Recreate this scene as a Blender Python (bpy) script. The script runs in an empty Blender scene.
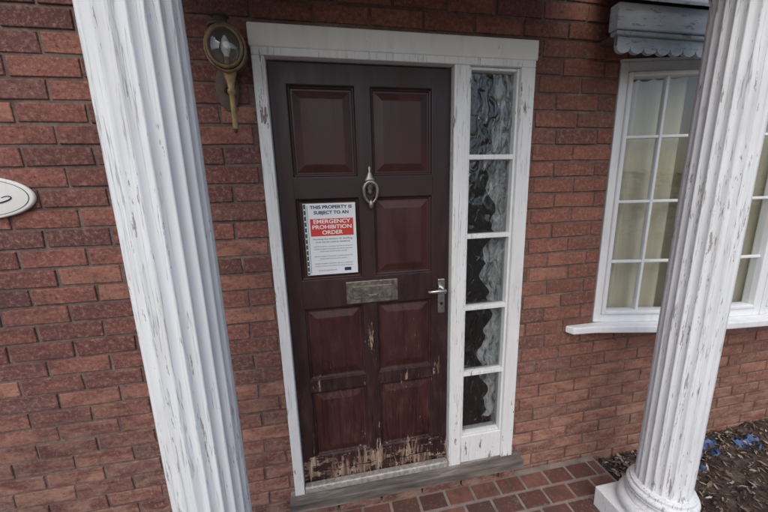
import bpy, bmesh, math, random
from mathutils import Vector, Matrix, noise
random.seed(7)
S=bpy.context.scene
# ---------------------------------------------------------------- helpers
def srgb(r,g,b):
    f=lambda c:(c/255/12.92 if c/255<=.04045 else ((c/255+.055)/1.055)**2.4)
    return (f(r),f(g),f(b),1)
def link(o,parent=None):
    S.collection.objects.link(o)
    if parent: o.parent=parent
    return o
def empty(n,parent=None):
    return link(bpy.data.objects.new(n,None),parent)
def mesh(n,vs,fs,mat,parent=None,smooth=False):
    m=bpy.data.meshes.new(n);m.from_pydata(vs,[],fs);m.update()
    if mat: m.materials.append(mat)
    if smooth: m.polygons.foreach_set('use_smooth',[True]*len(m.polygons))
    return link(bpy.data.objects.new(n,m),parent)
def recalc(o):
    b=bmesh.new();b.from_mesh(o.data);bmesh.ops.recalc_face_normals(b,faces=b.faces);b.to_mesh(o.data);b.free()
def boxes(n,L,mat,parent=None,bev=.002,seg=2):
    vs=[];fs=[]
    for (x0,x1,y0,y1,z0,z1) in L:
        k=len(vs)
        vs+=[(x0,y0,z0),(x1,y0,z0),(x1,y1,z0),(x0,y1,z0),(x0,y0,z1),(x1,y0,z1),(x1,y1,z1),(x0,y1,z1)]
        fs+=[tuple(k+i for i in f) for f in [(0,3,2,1),(4,5,6,7),(0,1,5,4),(1,2,6,5),(2,3,7,6),(3,0,4,7)]]
    o=mesh(n,vs,fs,mat,parent)
    if bev:
        md=o.modifiers.new('b','BEVEL');md.width=bev;md.segments=seg;md.limit_method='ANGLE'
    return o
def lathe(n,prof,mat,parent=None,axis='Z',center=(0,0,0),seg=48,sx=1,sy=1,caps=True):
    vs=[];fs=[]
    for (r,h) in prof:
        for i in range(seg):
            a=2*math.pi*i/seg;x=r*math.cos(a)*sx;y=r*math.sin(a)*sy
            p=(x,y,h) if axis=='Z' else ((x,h,y) if axis=='Y' else (h,x,y))
            vs.append(tuple(p[j]+center[j] for j in range(3)))
    for k in range(len(prof)-1):
        for i in range(seg):
            j=(i+1)%seg
            fs.append((k*seg+i,k*seg+j,(k+1)*seg+j,(k+1)*seg+i))
    if caps:
        fs.append(tuple(range(seg))[::-1]);fs.append(tuple((len(prof)-1)*seg+i for i in range(seg)))
    o=mesh(n,vs,fs,mat,parent,True);recalc(o)
    md=o.modifiers.new('e','EDGE_SPLIT');md.split_angle=math.radians(50)
    return o
def tube(n,pts,r,mat,parent=None,seg=12):
    c=bpy.data.curves.new(n,'CURVE');c.dimensions='3D';c.bevel_depth=1;c.bevel_resolution=4;c.use_fill_caps=True
    sp=c.splines.new('NURBS' if len(pts)>3 else 'POLY');sp.points.add(len(pts)-1)
    rr=r if isinstance(r,(list,tuple)) else [r]*len(pts)
    for i,p in enumerate(pts): sp.points[i].co=(*p,1);sp.points[i].radius=rr[i]
    if len(pts)>3: sp.use_endpoint_u=True;sp.order_u=3
    c.materials.append(mat)
    return link(bpy.data.objects.new(n,c),parent)
# ---------------------------------------------------------------- material kit
class M:
    def __init__(s,name):
        s.m=bpy.data.materials.new(name);s.m.use_nodes=True;s.t=s.m.node_tree;s.n=s.t.nodes
        s.b=s.n['Principled BSDF'];s.out=s.n['Material Output']
        s.tc=s.n.new('ShaderNodeTexCoord').outputs['Object']
    def l(s,a,b): s.t.links.new(a,b)
    def mapp(s,sc=(1,1,1),loc=(0,0,0),rot=(0,0,0)):
        x=s.n.new('ShaderNodeMapping');x.inputs['Scale'].default_value=sc;x.inputs['Location'].default_value=loc
        x.inputs['Rotation'].default_value=rot
        s.l(s.tc,x.inputs[0]);return x.outputs[0]
    def noise(s,scale,sc=(1,1,1),detail=3,rough=.6,loc=(0,0,0),dist=0,rot=(0,0,0)):
        x=s.n.new('ShaderNodeTexNoise');x.inputs['Scale'].default_value=scale;x.inputs['Detail'].default_value=min(detail,4)
        x.inputs['Roughness'].default_value=rough;x.inputs['Distortion'].default_value=dist
        s.l(s.mapp(sc,loc,rot),x.inputs['Vector']);return x.outputs['Fac']
    def ramp(s,fac,stops):
        x=s.n.new('ShaderNodeValToRGB');e=x.color_ramp.elements
        while len(e)<len(stops): e.new(.5)
        for i,(p,c) in enumerate(stops):
            e[i].position=p;e[i].color=c if isinstance(c,tuple) else (c,c,c,1)
        s.l(fac,x.inputs[0]);return x.outputs[0]
    def mix(s,fac,a,b,mode='MIX'):
        x=s.n.new('ShaderNodeMix');x.data_type='RGBA';x.blend_type=mode
        for v,i in((fac,0),(a,6),(b,7)):
            if hasattr(v,'links'): s.l(v,x.inputs[i])
            else: x.inputs[i].default_value=v
        return x.outputs[2]
    def math(s,op,a,b=0,clamp=False):
        x=s.n.new('ShaderNodeMath');x.operation=op;x.use_clamp=clamp
        for v,i in((a,0),(b,1)):
            if hasattr(v,'links'): s.l(v,x.inputs[i])
            else: x.inputs[i].default_value=v
        return x.outputs[0]
    def xyz(s):
        x=s.n.new('ShaderNodeSeparateXYZ');s.l(s.tc,x.inputs[0]);return x.outputs
    def maprange(s,v,a,b,c,d):
        x=s.n.new('ShaderNodeMapRange')
        s.l(v,x.inputs[0])
        for i,q in enumerate((a,b,c,d)): x.inputs[i+1].default_value=q
        return x.outputs[0]
    def bump(s,h,strength=.5,dist=.002,prev=None):
        x=s.n.new('ShaderNodeBump');x.inputs['Strength'].default_value=strength;x.inputs['Distance'].default_value=dist
        s.l(h,x.inputs['Height'])
        if prev: s.l(prev,x.inputs['Normal'])
        return x.outputs[0]
    def set(s,col=None,rough=None,normal=None,metal=None,spec=None):
        for k,v in(('Base Color',col),('Roughness',rough),('Normal',normal),('Metallic',metal),('Specular IOR Level',spec)):
            if v is None: continue
            if hasattr(v,'links'): s.l(v,s.b.inputs[k])
            else: s.b.inputs[k].default_value=v
        return s.m
def simple(name,col,rough=.6,metal=0,var=.25,scale=30,bump=.2):
    m=M(name);n=m.noise(scale);d=tuple(c*(1-var) for c in col[:3])+(1,);l=tuple(min(1,c*(1+var)) for c in col[:3])+(1,)
    c=m.ramp(n,[(.3,d),(.7,l)])
    return m.set(c,m.maprange(n,.3,.7,max(.05,rough-.1),min(1,rough+.1)),m.bump(m.noise(scale*8),bump,.0008) if bump else None,metal)
def attrcol(m):
    a=m.n.new('ShaderNodeAttribute');a.attribute_name='bcol'
    sep=m.n.new('ShaderNodeSeparateColor');m.l(a.outputs['Color'],sep.inputs[0]);return sep.outputs
def mat_brick():
    m=M('brick_red');A=attrcol(m)
    base=m.ramp(A[0],[(0,srgb(100,68,64)),(.22,srgb(124,80,73)),(.5,srgb(142,92,83)),(.8,srgb(156,104,91)),(1,srgb(174,124,106))])
    base=m.mix(m.ramp(A[1],[(.84,0.),(.88,.6)]),base,srgb(88,68,70))
    z=m.xyz()[2]
    n1=m.noise(8,(1,1,2.6),4,.65);n2=m.noise(60,(1,1,1),4,.78)
    c=m.mix(m.ramp(n1,[(.40,0.),(.60,.6)]),base,srgb(100,70,68))
    c=m.mix(m.ramp(n2,[(.5,0.),(.66,.6)]),c,srgb(178,140,126))
    c=m.mix(m.ramp(n2,[(.33,.75),(.44,.0)]),c,srgb(70,50,50))
    # broad damp / soot stains across several courses
    st=m.noise(1.7,(1,1,1.3),3,.6,loc=(2,0,5))
    c=m.mix(m.ramp(st,[(.38,.35),(.55,0.)]),c,srgb(78,60,58))
    warm=m.maprange(m.xyz()[0],-.4,2.2,0,.5)
    c=m.mix(warm,c,m.mix(.5,c,srgb(168,116,88)))
    bl=m.math('MULTIPLY',m.maprange(z,-.2,.9,.5,0),m.ramp(n1,[(.4,1.),(.6,0.)]))
    c=m.mix(bl,c,srgb(180,154,136))
    h=m.math('ADD',n2,m.math('MULTIPLY',m.noise(20,detail=2),.8))
    return m.set(c,.9,m.bump(h,1.0,.004),spec=.2)
def mat_mortar():
    m=M('mortar');n=m.noise(6,detail=3);c=m.ramp(n,[(.3,srgb(92,78,74)),(.7,srgb(142,126,118))])
    g=m.noise(90);c=m.mix(m.ramp(g,[(.45,0.),(.7,.6)]),c,srgb(86,70,66))
    return m.set(c,.95,m.bump(g,.8,.003),spec=.1)
def mat_white(name='white_paint_weathered',amount=.0,stretch=.12,base=(212,216,218),under=(120,112,104),crack=True,low=None,scale=38,crack_amt=.75):
    m=M(name)
    n=m.noise(scale,(1,1,stretch),4,.75);n2=m.noise(5,(1,1,.4),3)
    v=m.math('ADD',n,m.maprange(n2,.35,.65,-.07,.07))
    if low: v=m.math('ADD',v,m.maprange(m.xyz()[2],low[0],low[1],low[2],0))
    t=.66-amount
    mask=m.ramp(v,[(t,0.),(t+.012,1.)])
    und=m.ramp(n2,[(.3,tuple(c*.65 for c in srgb(*under)[:3])+(1,)),(.7,srgb(*under))])
    w=m.ramp(n2,[(.3,tuple(c*.9 for c in srgb(*base)[:3])+(1,)),(.6,srgb(*base))])
    g=m.noise(24,(1,1,.15),4)
    w=m.mix(m.ramp(g,[(.5,0.),(.75,.25)]),w,srgb(185,182,176))
    c=m.mix(mask,w,und)
    h=m.math('SUBTRACT',m.math('MULTIPLY',g,.5),mask)
    if crack:
        cr=m.noise(75,(1,1,.03),3,.5,loc=(3,1,2))
        cm=m.ramp(cr,[(.489,0.),(.5,1.),(.511,0.)])
        cm=m.math('MULTIPLY',cm,m.ramp(n2,[(.40,0.),(.5,1.)]))
        c=m.mix(m.math('MULTIPLY',cm,crack_amt),c,srgb(146,142,138))
        h=m.math('SUBTRACT',h,cm)
    return m.set(c,m.maprange(mask,0,1,.5,.9),m.bump(h,.6,.0015),spec=.35)
def mat_door(name,base):
    m=M(name);xyz=m.xyz()
    g=m.noise(10,(1,1,.25),3);c=m.ramp(g,[(.3,tuple(q*.65 for q in base[:3])+(1,)),(.7,tuple(q*1.3 for q in base[:3])+(1,))])
    n=m.noise(40,(1.5,1,.16),4,.8,dist=.4)
    zr=m.ramp(m.maprange(xyz[2],0,1.98,0,1),[(0,.95),(.06,.76),(.10,.44),(.24,.38),(.275,.66),(.31,.38),(.46,.34),(.50,.08),(1,0.)])
    th=m.maprange(zr,0,1,-.17,.17)
    dx=m.math('ABSOLUTE',m.math('SUBTRACT',xyz[0],.372))
    cen=m.math('MULTIPLY',m.maprange(dx,0,.055,.065,0),m.maprange(xyz[2],.95,1.1,1,0))
    v=m.math('ADD',m.math('ADD',m.math('ADD',n,th),cen),m.maprange(m.noise(6,(1,1,.6),2),.35,.65,-.08,.08))
    br=m.noise(17,(.55,1,1.5),4,.72,loc=(4,0,9))
    zb=m.ramp(m.maprange(xyz[2],0,.26,0,1),[(0,.80),(.3,.97),(.55,.88),(.75,.5),(1,0.)])
    v2=m.math('ADD',br,m.maprange(zb,0,1,-.35,.165))
    v=m.math('MAXIMUM',v,v2)
    mask=m.ramp(v,[(.655,0.),(.663,1.)]);edge=m.ramp(v,[(.60,0.),(.655,1.)])
    wood=m.ramp(m.noise(60,(.8,1,.08),4,.7),[(.30,srgb(62,44,38)),(.42,srgb(116,92,78)),(.55,srgb(158,134,116)),(.68,srgb(198,184,168))])
    c=m.mix(m.math('MULTIPLY',edge,.55),c,srgb(64,42,36));c=m.mix(mask,c,wood)
    sc=m.math('MULTIPLY',m.ramp(m.noise(25,(1,1,.35),4,.7,loc=(8,2,2)),[(.5,0.),(.75,.35)]),m.maprange(xyz[2],.5,1.4,1,.1))
    c=m.mix(sc,c,srgb(112,80,72))
    cr0=m.noise(50,(1.5,1,.03),3,loc=(1,2,3))
    cr=m.math('MULTIPLY',m.ramp(cr0,[(.485,0.),(.5,1.),(.515,0.)]),m.maprange(xyz[2],.3,1.1,.9,0))
    c=m.mix(cr,c,srgb(22,11,11))
    h=m.math('SUBTRACT',m.math('MULTIPLY',cr0,.5),m.math('ADD',mask,cr))
    r=m.math('ADD',m.maprange(mask,0,1,.36,.6),m.maprange(g,.35,.65,0,.18))
    return m.set(c,r,m.bump(h,.8,.0018),spec=.42)
def mat_glass(name,bumpn=None,fac=.12,tint=(.9,.93,.93,1),rough=.02):
    m=M(name);m.n.remove(m.b)
    t=m.n.new('ShaderNodeBsdfTransparent');t.inputs[0].default_value=tint
    g=m.n.new('ShaderNodeBsdfGlossy');g.inputs['Roughness'].default_value=rough;g.inputs[0].default_value=(.95,.96,.97,1)
    mx=m.n.new('ShaderNodeMixShader');lw=m.n.new('ShaderNodeLayerWeight')
    if bumpn:
        nm=bumpn(m);m.l(nm,g.inputs['Normal']);m.l(nm,lw.inputs['Normal'])
    f=m.math('ADD',m.math('MULTIPLY',m.math('POWER',lw.outputs['Facing'],4.),.8),fac,True)
    m.l(f,mx.inputs[0]);m.l(t.outputs[0],mx.inputs[1]);m.l(g.outputs[0],mx.inputs[2]);m.l(mx.outputs[0],m.out.inputs[0])
    return m.m
MB=mat_brick();MM=mat_mortar()
WH=mat_white('white_paint_frame',-.005,.14,(236,238,238),(146,136,126),True,(0,.6,.08))
WHT=mat_white('white_paint_trim',-.05,.4,(236,237,235),(130,122,114),False)
WC=mat_white('white_paint_column',.016,.10,(238,242,245),(186,180,172),True,None,75,.7)
WP=mat_white('white_upvc',-.2,.5,(240,243,245),(170,170,168),False)
DR=mat_door('door_stain_dark',srgb(52,33,34));DP=mat_door('door_stain_panel',srgb(66,35,34))
BR=simple('aged_brass',srgb(136,118,92),.55,.7,.4,40);BD=simple('dark_bronze',srgb(92,80,70),.6,.5,.4,40)
PW=simple('pewter',srgb(150,142,134),.4,.9,.3,60);CH=simple('satin_chrome',srgb(196,196,194),.25,1,.15,50)
# ---------------------------------------------------------------- house
house=empty('brick_house')
DX0,DX1,DZ=-.05,1.137,2.04
WX0,WX1,WZ0,WZ1=1.60,3.48,.69,2.04
XL,XR,ZB,ZT=-4.0,6.2,-.36,5.19
vs=[];fs=[];cols=[]
course=0
z=.015-.075*5
while z<ZT:
    zc=z+.0375
    off=(course%2)*.1125+random.uniform(-.009,.009)
    x=XL+off-.225
    while x<XR:
        L=.225+random.uniform(-.004,.004)
        a,b=x+.005,x+L-.005
        segs=[(max(a,XL),min(b,XR))]
        for (o0,o1,q0,q1) in((DX0,DX1,-9,DZ),(WX0,WX1,WZ0,WZ1)):
            if q0<zc<q1:
                ns=[]
                for (s,e) in segs:
                    if e<=o0 or s>=o1: ns.append((s,e))
                    else:
                        if s<o0: ns.append((s,o0-.004))
                        if e>o1: ns.append((o1+.004,e))
                segs=ns
        for (s,e) in segs:
            if e-s<.015: continue
            k=len(vs);j=lambda q=.0011:random.uniform(-q,q)
            z0,z1=z+.005,z+.070;yb=.009;yf=random.uniform(-.0025,.0018);i=.003
            P=[(s,z0),(e,z0),(e,z1),(s,z1)]
            P=[(p+j(.0024),q+j(.0024)) for p,q in P]
            Q=[(P[0][0]+i,P[0][1]+i),(P[1][0]-i,P[1][1]+i),(P[2][0]-i,P[2][1]-i),(P[3][0]+i,P[3][1]-i)]
            vs+=[(p,yb,q) for p,q in P]
            vs+=[(P[t][0]*.7+Q[t][0]*.3,yf+.002+j(.0006),P[t][1]*.7+Q[t][1]*.3) for t in range(4)]
            vs+=[(p,yf+j(.0008),q) for p,q in Q]
            for b0 in(0,4):
                for t in range(4):
                    u=(t+1)%4;fs.append((k+b0+t,k+b0+u,k+b0+4+u,k+b0+4+t))
            fs.append((k+8,k+9,k+10,k+11))
            c=(random.betavariate(1.4,1.4),random.random(),0,1);cols+=[c]*(8*4+4)
        x+=L
    z+=.075;course+=1
wall=mesh('wall_bricks',vs,fs,MB,house)
at=wall.data.color_attributes.new('bcol','FLOAT_COLOR','CORNER')
at.data.foreach_set('color',[v for c in cols for v in c])
T=.2;y0=.0055
boxes('wall_mortar',[(XL,DX0,y0,T,-.4,ZT),(DX0,DX1,y0,T,DZ,ZT),(DX1,WX0,y0,T,-.4,ZT),(WX0,WX1,y0,T,-.4,WZ0),(WX0,WX1,y0,T,WZ1,ZT),(WX1,XR,y0,T,-.4,ZT),(DX0,DX1,.12,T,-.4,-.03)],MM,house,0)
IN=simple('interior_plaster',srgb(170,164,158),.9)
boxes('house_shell',[(XL-.02,XL+.2,.21,7,-.4,ZT),(XR-.2,XR+.02,.21,7,-.4,ZT),(XL+.21,XR-.21,6.8,7,-.4,ZT),(XL+.21,XR-.21,.21,6.79,2.45,2.6),(1.3,1.4,.21,6.79,-.3,2.44),(-.5,-.4,.21,6.79,-.3,2.44),(XL+.21,XR-.21,.21,6.79,-.38,-.31)],IN,house,0)
RT=M('roof_tiles');bt=RT.n.new('ShaderNodeTexBrick');bt.inputs['Scale'].default_value=3;bt.inputs['Color1'].default_value=srgb(96,60,50);bt.inputs['Color2'].default_value=srgb(78,50,44);bt.inputs['Mortar'].default_value=srgb(36,26,24)
RT.l(RT.tc,bt.inputs[0]);RT.set(bt.outputs[0],.9)
mesh('roof',[(XL-.3,-.35,ZT-.05),(XR+.3,-.35,ZT-.05),(XR+.3,3.5,ZT+2.2),(XL-.3,3.5,ZT+2.2),(XL-.3,7.3,ZT-.05),(XR+.3,7.3,ZT-.05)],[(0,1,2,3),(3,2,5,4),(0,3,4),(1,5,2),(0,4,5,1)],RT.m,house)
# ---- door frame
fr=empty('door_frame',house)
boxes('jamb_frame',[(-.05,-.003,-.03,.10,-.01,1.985),(.759,.829,-.028,.10,-.01,1.985),(1.069,1.137,-.03,.10,-.01,1.985),(-.05,1.137,-.030,.10,1.985,2.018),
  (.829,1.069,-.018,.06,-.01,.155)],WH,fr,.004)
boxes('head_board',[(-.055,1.142,-.036,.0,2.012,2.092)],WHT,fr,.006,3)
boxes('head_packing',[(-.05,1.137,-.004,.01,2.0925,2.113)],MM,fr,.003)
zs=[.161,.524,.887,1.249,1.612,1.975]
boxes('glazing_bars',[(.830,1.068,-.014,.03,q-.011,q+.011) for q in zs[1:-1]]+[(.829,.841,-.016,.03,.156,1.984),(1.057,1.069,-.016,.03,.156,1.984),(.842,1.056,-.012,.03,.156,.168),(.842,1.056,-.012,.03,1.972,1.984)],WH,fr,.003)
def ob(m):
    w=m.noise(15,(1.7,1,.8),2,.4,dist=1.0);return m.bump(w,.45,.035)
GO=mat_glass('obscure_glass',ob,.085,(.6,.63,.63,1),.2)
for i in range(5):
    mesh('obscure_pane',[(.842,.012,zs[i]+.01),(1.056,.012,zs[i]+.01),(1.056,.012,zs[i+1]-.01),(.842,.012,zs[i+1]-.01)],[(0,1,2,3)],GO,fr)
m=M('net_curtain');w=m.noise(16,(1.5,1,.6),4,.65,dist=1.6);cc=m.ramp(w,[(.36,srgb(96,98,100)),(.47,srgb(176,178,178)),(.62,srgb(228,229,228))]);m.set(cc,.9)
NET=m.m
vs=[];fs=[];nz=90;nx=14
for k in range(nz+1):
    zz=.2+(1.79)*k/nz
    xl=.985+.028*math.sin(k*.25)+.016*math.sin(k*.87)+.014*noise.noise(Vector((k*.9,2,0)))
    for i in range(nx+1):
        xx=xl+(1.20-xl)*i/nx;vs.append((xx,.055+.008*math.sin(i*1.8),zz))
for k in range(nz):
    for i in range(nx):
        a=k*(nx+1)+i;fs.append((a,a+1,a+nx+2,a+nx+1))
mesh('hall_curtain',vs,fs,NET,house,True)
# ---- door leaf
door=empty('front_door',house)
W,H=.756,1.98;Y=.006
PX=[(.062,.338),(.398,.674)];PZ=[(.16,.53),(.59,.955),(1.085,1.45),(1.535,1.90)]
xs=sorted({0.0,W,*[v for p in PX for v in p]});zz=sorted({0.015,H-.003,*[v for p in PZ for v in p]})
vs=[];fs=[];pf=[]
for i in range(len(xs)-1):
    for k in range(len(zz)-1):
        x0,x1,z0,z1=xs[i],xs[i+1],zz[k],zz[k+1]
        if (x0,x1) in PX and (z0,z1) in PZ:
            rings=[(0,0),(.003,.001),(.008,.008),(.013,.010),(.016,.014),(.022,.014),(.052,.005),(.056,.0045)]
            b=len(vs)
            for o_,d in rings: vs+=[(x0+o_,Y+d,z0+o_),(x1-o_,Y+d,z0+o_),(x1-o_,Y+d,z1-o_),(x0+o_,Y+d,z1-o_)]
            for r in range(len(rings)-1):
                for t in range(4):
                    u=(t+1)%4;fs.append((b+r*4+t,b+r*4+u,b+r*4+4+u,b+r*4+4+t));pf.append(1 if r>=4 else 0)
            q=b+(len(rings)-1)*4;fs.append((q,q+1,q+2,q+3));pf.append(1)
        else:
            b=len(vs);vs+=[(x0,Y,z0),(x1,Y,z0),(x1,Y,z1),(x0,Y,z1)];fs.append((b,b+1,b+2,b+3));pf.append(0)
leaf=mesh('door_leaf',vs,fs,DR,door);leaf.data.materials.append(DP)
leaf.data.polygons.foreach_set('material_index',pf)
boxes('leaf_core',[(0.0,W,Y+.016,Y+.05,.015,H-.003)],DR,door,0)
DK=simple('dark_gap',(.01,.007,.007,1),.9)
boxes('rail_joints',[(x-.0006,x+.0006,Y-.0008,Y+.002,a,b) for x in(.062,.674) for a,b in((.015,.158),(.532,.588),(.957,1.083),(1.452,1.533))]+[(x-.0006,x+.0006,Y-.0008,Y+.002,a,b) for x in(.338,.398) for a,b in((.53,.545),(.955,.968))],DK,door,0)
v=[];n=40
for i in range(n+1):
    x=.05+.63*i/n;zc=.078+.010*noise.noise(Vector((x*9,0,0)))+.004*noise.noise(Vector((x*40,0,1)))
    h=.0035*max(0.05,.4+noise.noise(Vector((x*14,3,0))))
    v+=[(x,Y-.0009,zc-h),(x,Y-.0009,zc+h)]
mesh('rail_split',v,[(2*i,2*i+2,2*i+3,2*i+1) for i in range(n)],DK,door)
AL=simple('weathered_aluminium',srgb(172,168,162),.5,.3,.35,50)
boxes('weather_bar',[(.0,.756,-.034,.004,-.008,.030)],AL,door,.008,3)
lb=empty('letter_box',door)
boxes('plate',[(.258,.502,-.004,.0055,.962,1.07)],PW,lb,.004,3)
boxes('flap',[(.288,.472,-.010,-.0045,.985,1.047)],PW,lb,.004,3)
tube('pull',[(.355,-.010,1.005),(.36,-.018,1.003),(.40,-.018,1.003),(.405,-.010,1.005)],.003,PW,lb)
kn=empty('door_knocker',door)
lathe('back_plate',[(.0005,1.58),(.006,1.572),(.004,1.556),(.013,1.542),(.022,1.524),(.024,1.50),(.016,1.485),(.009,1.478),(.012,1.47),(.004,1.462)],PW,kn,center=(.385,-.004,0),sy=.55)
n=20;tube('swing_ring',[(.385+.030*math.sin(2*math.pi*i/n)*(1-.15*math.cos(2*math.pi*i/n)),-.02,1.468-.045*math.cos(2*math.pi*i/n)) for i in range(n+1)],[.0055+.0022*(1-math.cos(2*math.pi*i/n)) for i in range(n+1)],PW,kn)
lathe('striker',[(.002,1.396),(.008,1.402),(.012,1.414),(.010,1.428),(.004,1.437)],PW,kn,center=(.385,-.018,0))
lathe('strike_stud',[(.008,.006),(.008,-.008),(.005,-.012)],PW,kn,'Y',(.385,0,1.412))
hd=empty('door_handle',door)
boxes('handle_plate',[(.700,.736,-.004,.0055,.875,1.05)],CH,hd,.006,4)
lathe('spindle_boss',[(.014,.0),(.014,-.02),(.011,-.04)],CH,hd,'Y',(.718,0,1.0))
tube('lever',[(.722,-.045,1.0),(.71,-.048,1.001),(.68,-.048,1.003),(.655,-.045,1.0),(.642,-.036,.999)],[.011,.011,.010,.009,.007],CH,hd)
lathe('key_escutcheon',[(.007,-.003),(.007,-.007),(.003,-.0072)],DK,hd,'Y',(.718,0,.925))
TW=M('weathered_timber');g=TW.noise(14,(.12,1,1),4,.7);TW.set(TW.ramp(g,[(.3,srgb(60,53,50)),(.52,srgb(116,108,102)),(.7,srgb(180,174,166))]),.85,TW.bump(g,.8,.004))
boxes('door_sill',[(-.075,1.185,-.075,.11,-.065,-.012)],TW.m,house,.005,3)
boxes('brick_step_riser',[(-.06+i*.225,.155+i*.225,-.03,.11,-.16,-.071) for i in range(5)]+[(1.065,1.16,-.03,.11,-.16,-.071)],MB,house,.004)
# ---- bow window
bow=empty('bow_window',house)
PTS=[(1.60,0.0),(2.06,-.10),(2.56,-.14),(3.02,-.10),(3.48,0.0)]
GW=mat_glass('window_glass',None,.10,(.9,.93,.94,1),.01)
def obox(n,p,q,s0,s1,d0,d1,z0,z1,mat,par,bev=.004):
    P=Vector((p[0],p[1]));Q=Vector((q[0],q[1]));t=(Q-P).normalized();nn=Vector((-t.y,t.x))
    c=[P+t*s+nn*d for s,d in((s0,d0),(s1,d0),(s1,d1),(s0,d1))]
    v=[(a.x,a.y,z0) for a in c]+[(a.x,a.y,z1) for a in c]
    o=mesh(n,v,[(0,3,2,1),(4,5,6,7),(0,1,5,4),(1,2,6,5),(2,3,7,6),(3,0,4,7)],mat,par)
    if bev:
        md=o.modifiers.new('b','BEVEL');md.width=bev;md.segments=3
    return o
z0,z1=.731,2.038
for i in range(4):
    p,q=PTS[i],PTS[i+1];Ln=(Vector(q)-Vector(p)).length
    fw=.038
    a,b=.004,Ln-.004
    obox('stile_frame',p,q,a,a+fw,-.002,.065,z0,z1,WP,bow)
    obox('stile_frame',p,q,b-fw,b,-.002,.065,z0,z1,WP,bow)
    obox('rail_frame',p,q,a+fw,b-fw,0,.062,z1-.045,z1,WP,bow)
    obox('rail_frame',p,q,a+fw,b-fw,0,.062,z0,z0+.045,WP,bow)
    ia,ib,jz0,jz1=a+fw+.001,b-fw-.001,z0+.046,z1-.046
    sw=.02
    obox('sash_stile',p,q,ia,ia+sw,-.012,.05,jz0,jz1,WP,bow,.006);obox('sash_stile',p,q,ib-sw,ib,-.012,.05,jz0,jz1,WP,bow,.006)
    obox('sash_rail',p,q,ia+sw,ib-sw,-.012,.05,jz1-sw,jz1,WP,bow,.006);obox('sash_rail',p,q,ia+sw,ib-sw,-.012,.05,jz0,jz0+sw,WP,bow,.006)
    mid=(ia+ib)/2
    obox('glazing_bar',p,q,mid-.007,mid+.007,.004,.03,jz0+sw,jz1-sw,WP,bow,.003)
    for zq in (1.07,1.385,1.70):
        obox('glazing_bar',p,q,ia+sw,mid-.0072,.006,.03,zq-.007,zq+.007,WP,bow,.003)
        obox('glazing_bar',p,q,mid+.0072,ib-sw,.006,.03,zq-.007,zq+.007,WP,bow,.003)
    P=Vector(p);t=(Vector(q)-P).normalized();nn=Vector((-t.y,t.x))
    c0=P+t*(ia+sw-.002)+nn*.017;c1=P+t*(ib-sw+.002)+nn*.017
    mesh('window_pane',[(c0.x,c0.y,jz0+sw-.002),(c1.x,c1.y,jz0+sw-.002),(c1.x,c1.y,jz1-sw+.002),(c0.x,c0.y,jz1-sw+.002)],[(0,1,2,3)],GW,bow)
off=[(1.43,-.001),(1.45,-.045),(1.58,-.055),(2.05,-.165),(2.56,-.207),(3.04,-.165),(3.50,-.055),(3.62,-.045),(3.64,-.001)]
def prism(n,poly,z0,z1,mat,par,bev=.004):
    k=len(poly);v=[(a,b,z0) for a,b in poly]+[(a,b,z1) for a,b in poly]
    f=[tuple(range(k))[::-1],tuple(range(k,2*k))]+[(i,(i+1)%k,k+(i+1)%k,k+i) for i in range(k)]
    o=mesh(n,v,f,mat,par);recalc(o)
    if bev: md=o.modifiers.new('b','BEVEL');md.width=bev;md.segments=3;md.limit_method='ANGLE'
    return o
prism('window_sill',off,.690,.730,WP,bow,.008)
prism('head_soffit',[(1.60,.0)]+PTS[1:4]+[(3.48,0),(3.48,.15),(1.6,.15)],2.0385,2.05,WP,bow,0)
prism('seat_board',[(1.61,.02),(2.06,-.04),(2.56,-.08),(3.02,-.04),(3.47,.02),(3.47,.195),(1.61,.195)],.70,.732,WP,bow,0)
CU=M('curtain_fabric');cf=CU.noise(30,(1,1,.1),3);cl=CU.mix(cf,srgb(190,180,152),srgb(226,220,200))
CU.set(cl,.95)
vs=[];fs=[]
def bowy(x):
    for (a,b),(c,d) in zip(PTS,PTS[1:]):
        if a<=x<=c: return b+(d-b)*(x-a)/(c-a)
    return 0
for (xa,xb) in((1.615,2.62),(2.66,3.46)):
    b0=len(vs);N=170
    for i in range(N+1):
        x=xa+(xb-xa)*i/N;ph=i*.40+1.5*math.sin(i*.07);y=bowy(x)+.10+.024*math.sin(ph)
        vs+=[(x,y,.735),(x,y+.003*math.sin(ph+1),1.3),(x,y,2.03)]
    for i in range(N):
        for k in(0,1):
            a=b0+i*3+k;fs.append((a,a+3,a+4,a+1))
mesh('window_curtain',vs,fs,CU.m,bow,True)
# ---- canopy over bow window with scalloped valance
can=empty('window_canopy',house)
LD=M('lead_grey_paint');g=LD.noise(9,(.4,1,1),4,.65);g2=LD.noise(38,(.3,1,1.4),4,.75)
c=LD.ramp(g,[(.3,srgb(136,146,156)),(.6,srgb(172,180,188)),(.8,srgb(206,210,212))])
c=LD.mix(LD.ramp(g2,[(.58,0.),(.61,.8)]),c,srgb(112,110,108));LD.set(c,.6,LD.bump(g2,.5,.004))
xa,xb=1.385,3.75;yv=-.185
pitch=.066;nsc=int((xb-xa)/pitch);top=2.056
vb=[];nn=8
for i in range(nsc):
    for k in range(nn+(1 if i==nsc-1 else 0)):
        a=math.pi*k/nn;sn=max(0,math.sin(a));vb.append((xa+pitch*(i+.5)-pitch*.5*math.cos(a),2.024-.028*(sn**.8 if sn>1e-6 else 0)))
v=[];f=[]
for (x,zq) in vb: v+=[(x,yv,zq),(x,yv,top),(x,yv+.014,zq),(x,yv+.014,top)]
for i in range(len(vb)-1):
    a=i*4;f+=[(a,a+4,a+5,a+1),(a+2,a+3,a+7,a+6),(a,a+2,a+6,a+4)]
mesh('scalloped_valance',v,f,LD.m,can)
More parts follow.
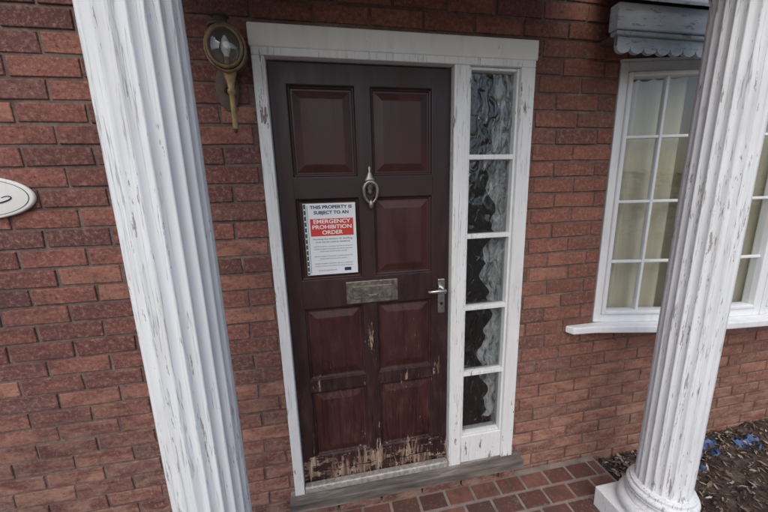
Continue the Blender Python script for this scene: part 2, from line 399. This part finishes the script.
boxes('fascia_board',[(xa-.02,xb+.02,yv-.016,yv+.02,2.057,2.072),(xa-.03,xb+.03,yv-.024,yv+.02,2.073,2.165)],LD.m,can,.005,3)
mesh('lead_roof',[(xa-.04,yv-.04,2.166),(xb+.05,yv-.04,2.166),(xb-.05,-.003,2.37),(xa+.05,-.003,2.37),(xa-.04,yv-.04,2.178),(xb+.05,yv-.04,2.178),(xb-.05,-.003,2.385),(xa+.05,-.003,2.385)],[(0,1,2,3),(4,7,6,5),(0,4,5,1),(1,5,6,2),(0,3,7,4)],LD.m,can)
boxes('canopy_soffit',[(xa+.09,xb,yv+.021,-.003,2.10,2.115)],TW.m,can,0)
# ---- invented porch roof and beam, out of view, added to darken the wall top
por=empty('added_porch_canopy',house)
boxes('added_porch_roof',[(-.55,1.25,-.85,-.003,2.36,2.50)],WHT,por,.01)
boxes('added_porch_beam',[(-.42,1.80,-.59,-.36,2.20,2.357)],WHT,por,.008)
# ---- columns
def column(cx,cy,rb,rt,zb,zt,name,q=1.0):
    e=empty(name);NF=20;SP=10;seg=NF*SP;NZ=60
    vs=[];fs=[]
    for k in range(NZ+1):
        t=k/NZ;zq=zb+(zt-zb)*t;r=rb+(rt-rb)*(t**1.4)
        fade=min(1,t/.015,(1-t)/.015)
        for i in range(seg):
            ph=(i%SP)/SP;a=2*math.pi*i/seg
            d=math.sin(math.pi*ph)**.75 if ph>0 else 0
            rr=r*(1-.082*d*fade)+.0009*noise.noise(Vector((math.cos(a)*6,math.sin(a)*6,zq*5)))
            vs.append((cx+rr*math.cos(a),cy+rr*math.sin(a),zq))
    for k in range(NZ):
        for i in range(seg):
            j=(i+1)%seg;fs.append((k*seg+i,k*seg+j,(k+1)*seg+j,(k+1)*seg+i))
    mesh('fluted_shaft',vs,fs,WC,e,True)
    c=(cx,cy,0);tor=lambda R,r,zc,n=10,a0=-90,a1=90:[(R+r*math.cos(math.radians(a0+(a1-a0)*i/n)),zc+r*math.sin(math.radians(a0+(a1-a0)*i/n))) for i in range(n+1)]
    prof=[(.05,-.0395)]+tor(.112*q,.033,-.006)+[(.116*q,.028),(.116*q,.036)]+[(.116*q-.012*math.sin(math.pi*i/8),.036+.036*i/8) for i in range(1,8)]+[(.116*q,.073)]+tor(.103*q,.016,.09)+[(.106*q,.107),(.106*q,.118),(rb*1.0,.128),(rb*.9,zb+.003)]
    lathe('moulded_base',prof,WC,e,center=c,seg=96)
    h=.15*q+.005
    boxes('plinth',[(cx-h,cx+h,cy-h,cy+h,-.26,-.04)],WC,e,.006,3)
    lathe('capital',[(rt*.9,zt-.01),(rt*1.05,zt),(rt*1.05,zt+.01)]+tor(rt*1.0,.012,zt+.022)+[(rt*1.1,zt+.035),(rt*1.35,zt+.06)],WC,e,center=c,seg=64)
    boxes('abacus',[(cx-.14,cx+.14,cy-.14,cy+.14,zt+.06,2.199)],WC,e,.004)
    return e
column(-.217,-.50,.1035,.1005,.125,2.10,'porch_column',1.05)
column(1.633,-.44,.1015,.095,.125,2.10,'porch_column',1.12)
# ---- wall lamp
lamp=empty('wall_lamp')
lx,lz=-.118,1.972
lathe('back_plate',[(.03,-.001),(.042,-.004),(.042,-.010),(.030,-.016)],BD,lamp,'Y',(-.15,0,1.87),sy=1.9)
tube('arm',[(-.15,-.012,1.86),(-.15,-.04,1.85),(-.135,-.066,1.865),(-.122,-.075,1.89)],.009,BD,lamp)
lathe('lamp_body',[(.035,-.030),(.052,-.034),(.062,-.05),(.066,-.085),(.066,-.105)],BD,lamp,'Y',(lx,0,lz),sx=.96,sy=1.1)
for R,yy in((.064,-.107),(.055,-.118)):
    pr=[(R+.006*math.cos(2*math.pi*i/16),yy+.006*math.sin(2*math.pi*i/16)) for i in range(17)]
    lathe('brass_bezel',pr,BR,lamp,'Y',(lx,0,lz),sx=1.0,sy=1.13,caps=False)
lathe('reflector',[(.056,-.108),(.045,-.09),(.02,-.075),(.001,-.072)],simple('reflector_enamel',srgb(168,168,164),.4,.1,.3,50),lamp,'Y',(lx,0,lz),sx=1,sy=1.13,caps=False)
GL=mat_glass('lamp_glass',None,.12,(.88,.9,.9,1),.05)
lathe('glass_dome',[(.052,-.119),(.047,-.130),(.036,-.140),(.018,-.147),(.0005,-.149)],GL,lamp,'Y',(lx,0,lz),sx=1,sy=1.13,caps=False)
lathe('bulb',[(.002,.045),(.006,.04),(.012,.025),(.0165,.005),(.016,-.008),(.010,-.02),(.010,-.028)],simple('bulb_glass',srgb(232,232,228),.2),lamp,'Z',(lx,-.10,lz))
lathe('bulb_holder',[(.013,-.028),(.013,-.062)],BR,lamp,'Z',(lx,-.10,lz),seg=20)
lathe('chimney_cap',[(.03,.0),(.03,.012),(.042,.016),(.044,.022),(.026,.034),(.022,.046),(.030,.05),(.028,.056),(.010,.064),(.004,.072)],BD,lamp,'Z',(lx-.016,-.07,lz+.062),sy=.8)
BR2=simple('worn_brass',srgb(168,144,104),.5,.6,.35,40)
lathe('stem',[(.009,1.712),(.0105,1.72),(.0105,1.80),(.0095,1.83),(.014,1.835),(.014,1.845),(.011,1.85),(.013,1.87),(.020,1.89),(.024,1.907)],BR2,lamp,'Z',(lx-.002,-.08,0),seg=24)
lathe('stem_tip',[(.002,1.697),(.007,1.702),(.008,1.7115)],BD,lamp,'Z',(lx-.002,-.08,0),seg=24)
# ---- oval house sign
sg=empty('house_name_sign')
SB=simple('sign_black',(.03,.03,.03,1),.6)
lathe('oval_board',[(.178,-.001),(.185,-.006),(.185,-.012),(.181,-.0155),(.176,-.016),(.001,-.016)],WHT,sg,'Y',(-1.035,0,1.487),seg=96,sy=.42,caps=False)
pr=[(.168+.0016*math.cos(2*math.pi*i/8),-.0163+.001*math.sin(2*math.pi*i/8)) for i in range(9)]
lathe('painted_line',pr,SB,sg,'Y',(-1.035,0,1.487),seg=96,sy=.40,caps=False)
tube('painted_scroll',[(-1.06,-.017,1.45),(-1.0,-.017,1.462),(-.95,-.017,1.468),(-.915,-.017,1.484),(-.93,-.017,1.494),(-.95,-.017,1.486)],[.001,.002,.0025,.002,.0015,.001],SB,sg)
# ---- notice
no=empty('prohibition_notice')
PA=M('notice_paper');PA.set(srgb(230,234,238),.3,PA.bump(PA.noise(14,detail=3),.4,.006))
x0,x1,z0,z1=.093,.317,1.112,1.428
v=[(x0,Y-.004,z0),(x1,Y-.004,z0),(x1,Y-.004,z1),(x0,Y-.004,z1)]
mesh('paper',v,[(0,1,2,3)],PA.m,no)
RD=simple('print_red',srgb(206,62,54),.4,0,.06,20,.0);NV=simple('print_navy',srgb(40,58,98),.4,0,.05,20,0);BK=simple('print_black',(.05,.05,.055,1),.4,0,.1,20,0);PWh=simple('print_white',srgb(238,238,238),.4,0,.03,20,0);GN=simple('print_green',srgb(56,92,84),.4,0,.1,20,0)
def rect(n,a,b,c,d,mat,dy): return mesh(n,[(a,Y-dy,c),(b,Y-dy,c),(b,Y-dy,d),(a,Y-dy,d)],[(0,1,2,3)],mat,no)
rect('red_block',x0+.026,x1-.012,1.286,1.362,RD,.0045)
rect('edge_band',x0+.001,x0+.011,z0+.003,z1-.003,GN,.0045)
for i in range(12): rect('edge_dash',x0+.003,x0+.009,z0+.012+i*.025,z0+.018+i*.025,PWh,.0049)
rect('edge_line',x0+.016,x0+.018,z0+.01,z1-.01,GN,.0045)
def text(s,x,zq,size,mat,dy=.005,bold=0.0,width=None):
    c=bpy.data.curves.new('lettering','FONT');c.body=s;c.size=size;c.align_x='CENTER';c.align_y='CENTER';c.offset=bold;c.materials.append(mat)
    o=link(bpy.data.objects.new('lettering',c),no);o.rotation_euler=(math.pi/2,0,0);o.location=(x,Y-dy,zq)
    if width:
        bpy.context.view_layer.update();w=o.dimensions.x
        if w>0:o.scale=(width/w,1,1)
xm=(x0+.026+x1-.012)/2
text('THIS PROPERTY IS',xm,1.411,.019,NV,bold=.0006,width=.18);text('SUBJECT TO AN',xm,1.388,.019,NV,bold=.0006,width=.15);
text('EMERGENCY',xm,1.349,.0235,PWh,bold=.0005,width=.16);text('PROHIBITION',xm,1.325,.0235,PWh,bold=.0005,width=.17);text('ORDER',xm,1.301,.0235,PWh,bold=.0005,width=.09)
text('Housing Act section 43 dwelling',xm,1.273,.010,BK,width=.17);text('must not be used as residence',xm,1.260,.010,BK,width=.15)
for i in range(9): 
    if i in(3,6): continue
    text('unlawful occupation of premises may lead to prosecution',xm,1.240-i*.011,.0065,BK,width=.17 if i not in(2,5) else .12)
text('Council enquiries line',xm-.03,1.132,.008,NV,width=.08);rect('crest',x1-.06,x1-.03,1.125,1.14,NV,.0045)
# ---------------------------------------------------------------- ground
QT=M('quarry_tile');A=attrcol(QT)
c=QT.ramp(A[0],[(0,srgb(88,60,56)),(.5,srgb(116,76,66)),(1,srgb(134,94,82))])
g=QT.noise(14,detail=4);c=QT.mix(QT.ramp(g,[(.42,0.),(.65,.75)]),c,srgb(86,70,64))
g3=QT.noise(70,detail=3);c=QT.mix(QT.ramp(g3,[(.55,0.),(.7,.6)]),c,srgb(132,116,106))
QT.set(c,.6,QT.bump(g3,.6,.003))
floor=empty('porch_floor')
vs=[];fs=[];cols=[]
FX0,FX1,FY0=-.62,1.69,-1.15;tw=.15
y=-.032
r=0
while y>FY0:
    x=FX0-(r%2)*.075
    while x<FX1-.05:
        g=.0055;zt=-.15+random.uniform(-.002,.002);k=len(vs)
        a0,a1,b0,b1=max(x,FX0)+g,min(x+tw,FX1)-g,y-tw*.66+g,y-g;i=.004
        vs+=[(a0,b0,-.158),(a1,b0,-.158),(a1,b1,-.158),(a0,b1,-.158),(a0+i,b0+i,zt),(a1-i,b0+i,zt+random.uniform(-.001,.001)),(a1-i,b1-i,zt),(a0+i,b1-i,zt)]
        for t in range(4):
            u=(t+1)%4;fs.append((k+t,k+u,k+4+u,k+4+t))
        fs.append((k+4,k+5,k+6,k+7));cc=(random.random(),0,0,1);cols+=[cc]*20
        x+=tw
    y-=tw*.66;r+=1
o=mesh('quarry_tiles',vs,fs,QT.m,floor)
at=o.data.color_attributes.new('bcol','FLOAT_COLOR','CORNER');at.data.foreach_set('color',[q for c_ in cols for q in c_])
JM=simple('tile_joint_mortar',srgb(140,130,122),.95,0,.3,12,.5)
boxes('bedding_slab',[(FX0-.02,FX1+.01,FY0-.02,-.001,-.30,-.1535)],JM,floor,.003)
SO=M('soil');g=SO.noise(12,detail=4,rough=.7);SO.set(SO.ramp(g,[(.3,srgb(52,44,41)),(.55,srgb(86,76,70)),(.75,srgb(122,110,100))]),.95,SO.bump(SO.noise(50,detail=4),1,.012),spec=.15)
def sz(x,y): 
    return -.205+.045*max(0,min(1.5,x-1.75))*(1 if y>-.6 else max(0,1+(y+.6)))+.02*noise.noise(Vector((x*5,y*5,0)))+.018*noise.noise(Vector((x*17,y*17,3)))+.010*noise.noise(Vector((x*45,y*45,5)))
vs=[];fs=[];nx,ny=190,120
for j in range(ny+1):
    for i in range(nx+1):
        x=1.6+4.4*i/nx;y=.004-2.6*j/ny;vs.append((x,y,sz(x,y)))
for j in range(ny):
    for i in range(nx):
        a=j*(nx+1)+i;fs.append((a,a+nx+1,a+nx+2,a+1))
mesh('soil_bed',vs,fs,SO.m,None,True)
GR=simple('ground_gravel_earth',srgb(112,106,98),.95,0,.35,6,.6)
mesh('ground',[(-400,-400,-.262),(400,-400,-.262),(400,400,-.262),(-400,400,-.262)],[(0,1,2,3)],GR)
LM=M('dead_leaves');A=attrcol(LM)
LM.set(LM.ramp(A[0],[(0,srgb(44,37,33)),(.45,srgb(96,80,66)),(.8,srgb(146,128,108)),(1,srgb(196,190,178))]),.85)
vs=[];fs=[];cols=[]
for _ in range(6000):
    x=1.71+abs(random.gauss(0,1))*1.0;y=-random.random()**1.3*1.6-.01
    if x>5.8: continue
    s=random.uniform(.004,.019) if random.random()<.9 else random.uniform(.02,.034)
    zc=sz(x,y)+.004+random.random()*.012
    R=Matrix.Rotation(random.uniform(0,6.3),3,'Z')@Matrix.Rotation(random.gauss(0,.5),3,'X')@Matrix.Rotation(random.gauss(0,.45),3,'Y')
    k=len(vs);fl=random.uniform(.25,1)
    for p in((-s,0,0),(-s*.3,-s*.5*fl,.1*s),(s*.5,-s*.35*fl,.15*s),(s,0,-.1*s),(s*.4,s*.4*fl,.2*s),(-s*.4,s*.45*fl,.05*s)):
        q=R@Vector(p);vs.append((x+q.x,y+q.y,zc+q.z))
    fs.append(tuple(range(k,k+6)));cols+=[(random.random(),0,0,1)]*6
o=mesh('leaf_litter',vs,fs,LM.m)
at=o.data.color_attributes.new('bcol','FLOAT_COLOR','CORNER');at.data.foreach_set('color',[q for c_ in cols for q in c_])
BL=simple('blue_plastic',srgb(70,96,140),.5,0,.35,30,.4)
for (x,y,s) in((2.42,-.09,.13),(2.72,-.13,.09),(2.25,-.2,.04)):
    vs=[];fs=[];n=16
    for j in range(n):
        for i in range(n):
            u=(i/(n-1)-.5)*2*s;w=(j/(n-1)-.5)*s*1.0
            u2=u+.012*noise.noise(Vector((u*40,w*40,7)));w2=w+.014*noise.noise(Vector((u*30,w*30,9)))
            vs.append((x+u2,y+w2,sz(x+u2,y+w2)+.006+.05*noise.noise(Vector((u*22+x*9,w*26,1)))))
    for j in range(n-1):
        for i in range(n-1):
            if noise.noise(Vector((i*.35+x*5,j*.35,2)))>.18 or (abs(i-7)/7.5)**2+(abs(j-7)/7.5)**2>1.05: continue
            a=j*n+i;fs.append((a,a+1,a+n+1,a+n))
    mesh('plastic_scrap',vs,fs,BL,None,True)
# unseen hedge added behind the camera to dull the glass reflections
HG=M('added_hedge_leaves');A=attrcol(HG);HG.set(HG.ramp(A[0],[(0,(.02,.035,.012,1)),(1,(.07,.11,.035,1))]),.8)
vs=[];fs=[];cols=[]
for _ in range(9000):
    x=random.uniform(-14,16);y=-9+random.uniform(-.6,.6);z=-.25+random.random()**.8*(2.1+.25*noise.noise(Vector((x,0,0))))
    s=random.uniform(.05,.13);k=len(vs)
    R=Matrix.Rotation(random.uniform(0,6.3),3,'Z')@Matrix.Rotation(random.uniform(0,3),3,'X')
    for p in((-s,0,0),(0,-s*.6,0),(s,0,0),(0,s*.6,0)):
        q=R@Vector(p);vs.append((x+q.x,y+q.y,z+q.z))
    fs.append((k,k+1,k+2,k+3));cols+=[(random.random(),0,0,1)]*4
o=mesh('added_hedge',vs,fs,HG.m)
at=o.data.color_attributes.new('bcol','FLOAT_COLOR','CORNER');at.data.foreach_set('color',[q for c_ in cols for q in c_])
# ---------------------------------------------------------------- light, world, camera
w=bpy.data.worlds.new('World');S.world=w;w.use_nodes=True;nt=w.node_tree
sky=nt.nodes.new('ShaderNodeTexSky');sky.sky_type='NISHITA';sky.sun_disc=False
el,az=math.radians(48),math.radians(200)
sky.sun_elevation=el;sky.sun_rotation=az;sky.air_density=1.0;sky.dust_density=3.0
bg=nt.nodes['Background'];bg.inputs[1].default_value=.15;nt.links.new(sky.outputs[0],bg.inputs[0])
d=Vector((math.sin(az)*math.cos(el),math.cos(az)*math.cos(el),math.sin(el)))
sl=bpy.data.lights.new('sun','SUN');sl.energy=.9;sl.angle=math.radians(60);sl.color=(1,.985,.96)
so=link(bpy.data.objects.new('sun',sl));so.rotation_euler=(-d).to_track_quat('-Z','Y').to_euler();so.location=(0,-5,6)
yaw,pitch,roll=.183,.203,-.028
F=Vector((math.sin(yaw)*math.cos(pitch),math.cos(yaw)*math.cos(pitch),-math.sin(pitch)))
r=F.cross(Vector((0,0,1))).normalized();u=r.cross(F);c,s=math.cos(roll),math.sin(roll)
r2=c*r+s*u;u2=-s*r+c*u
cam=bpy.data.cameras.new('camera');cam.sensor_width=36;cam.lens=316.845/768*36;cam.clip_start=.02;cam.clip_end=2000
cam.shift_y=.0017
co=link(bpy.data.objects.new('camera',cam))
M4=Matrix((( r2.x,u2.x,-F.x,.179),(r2.y,u2.y,-F.y,-1.406),(r2.z,u2.z,-F.z,1.468),(0,0,0,1)))
co.matrix_world=M4;S.camera=co
S.view_settings.view_transform='Standard';S.view_settings.look='None';S.view_settings.exposure=0
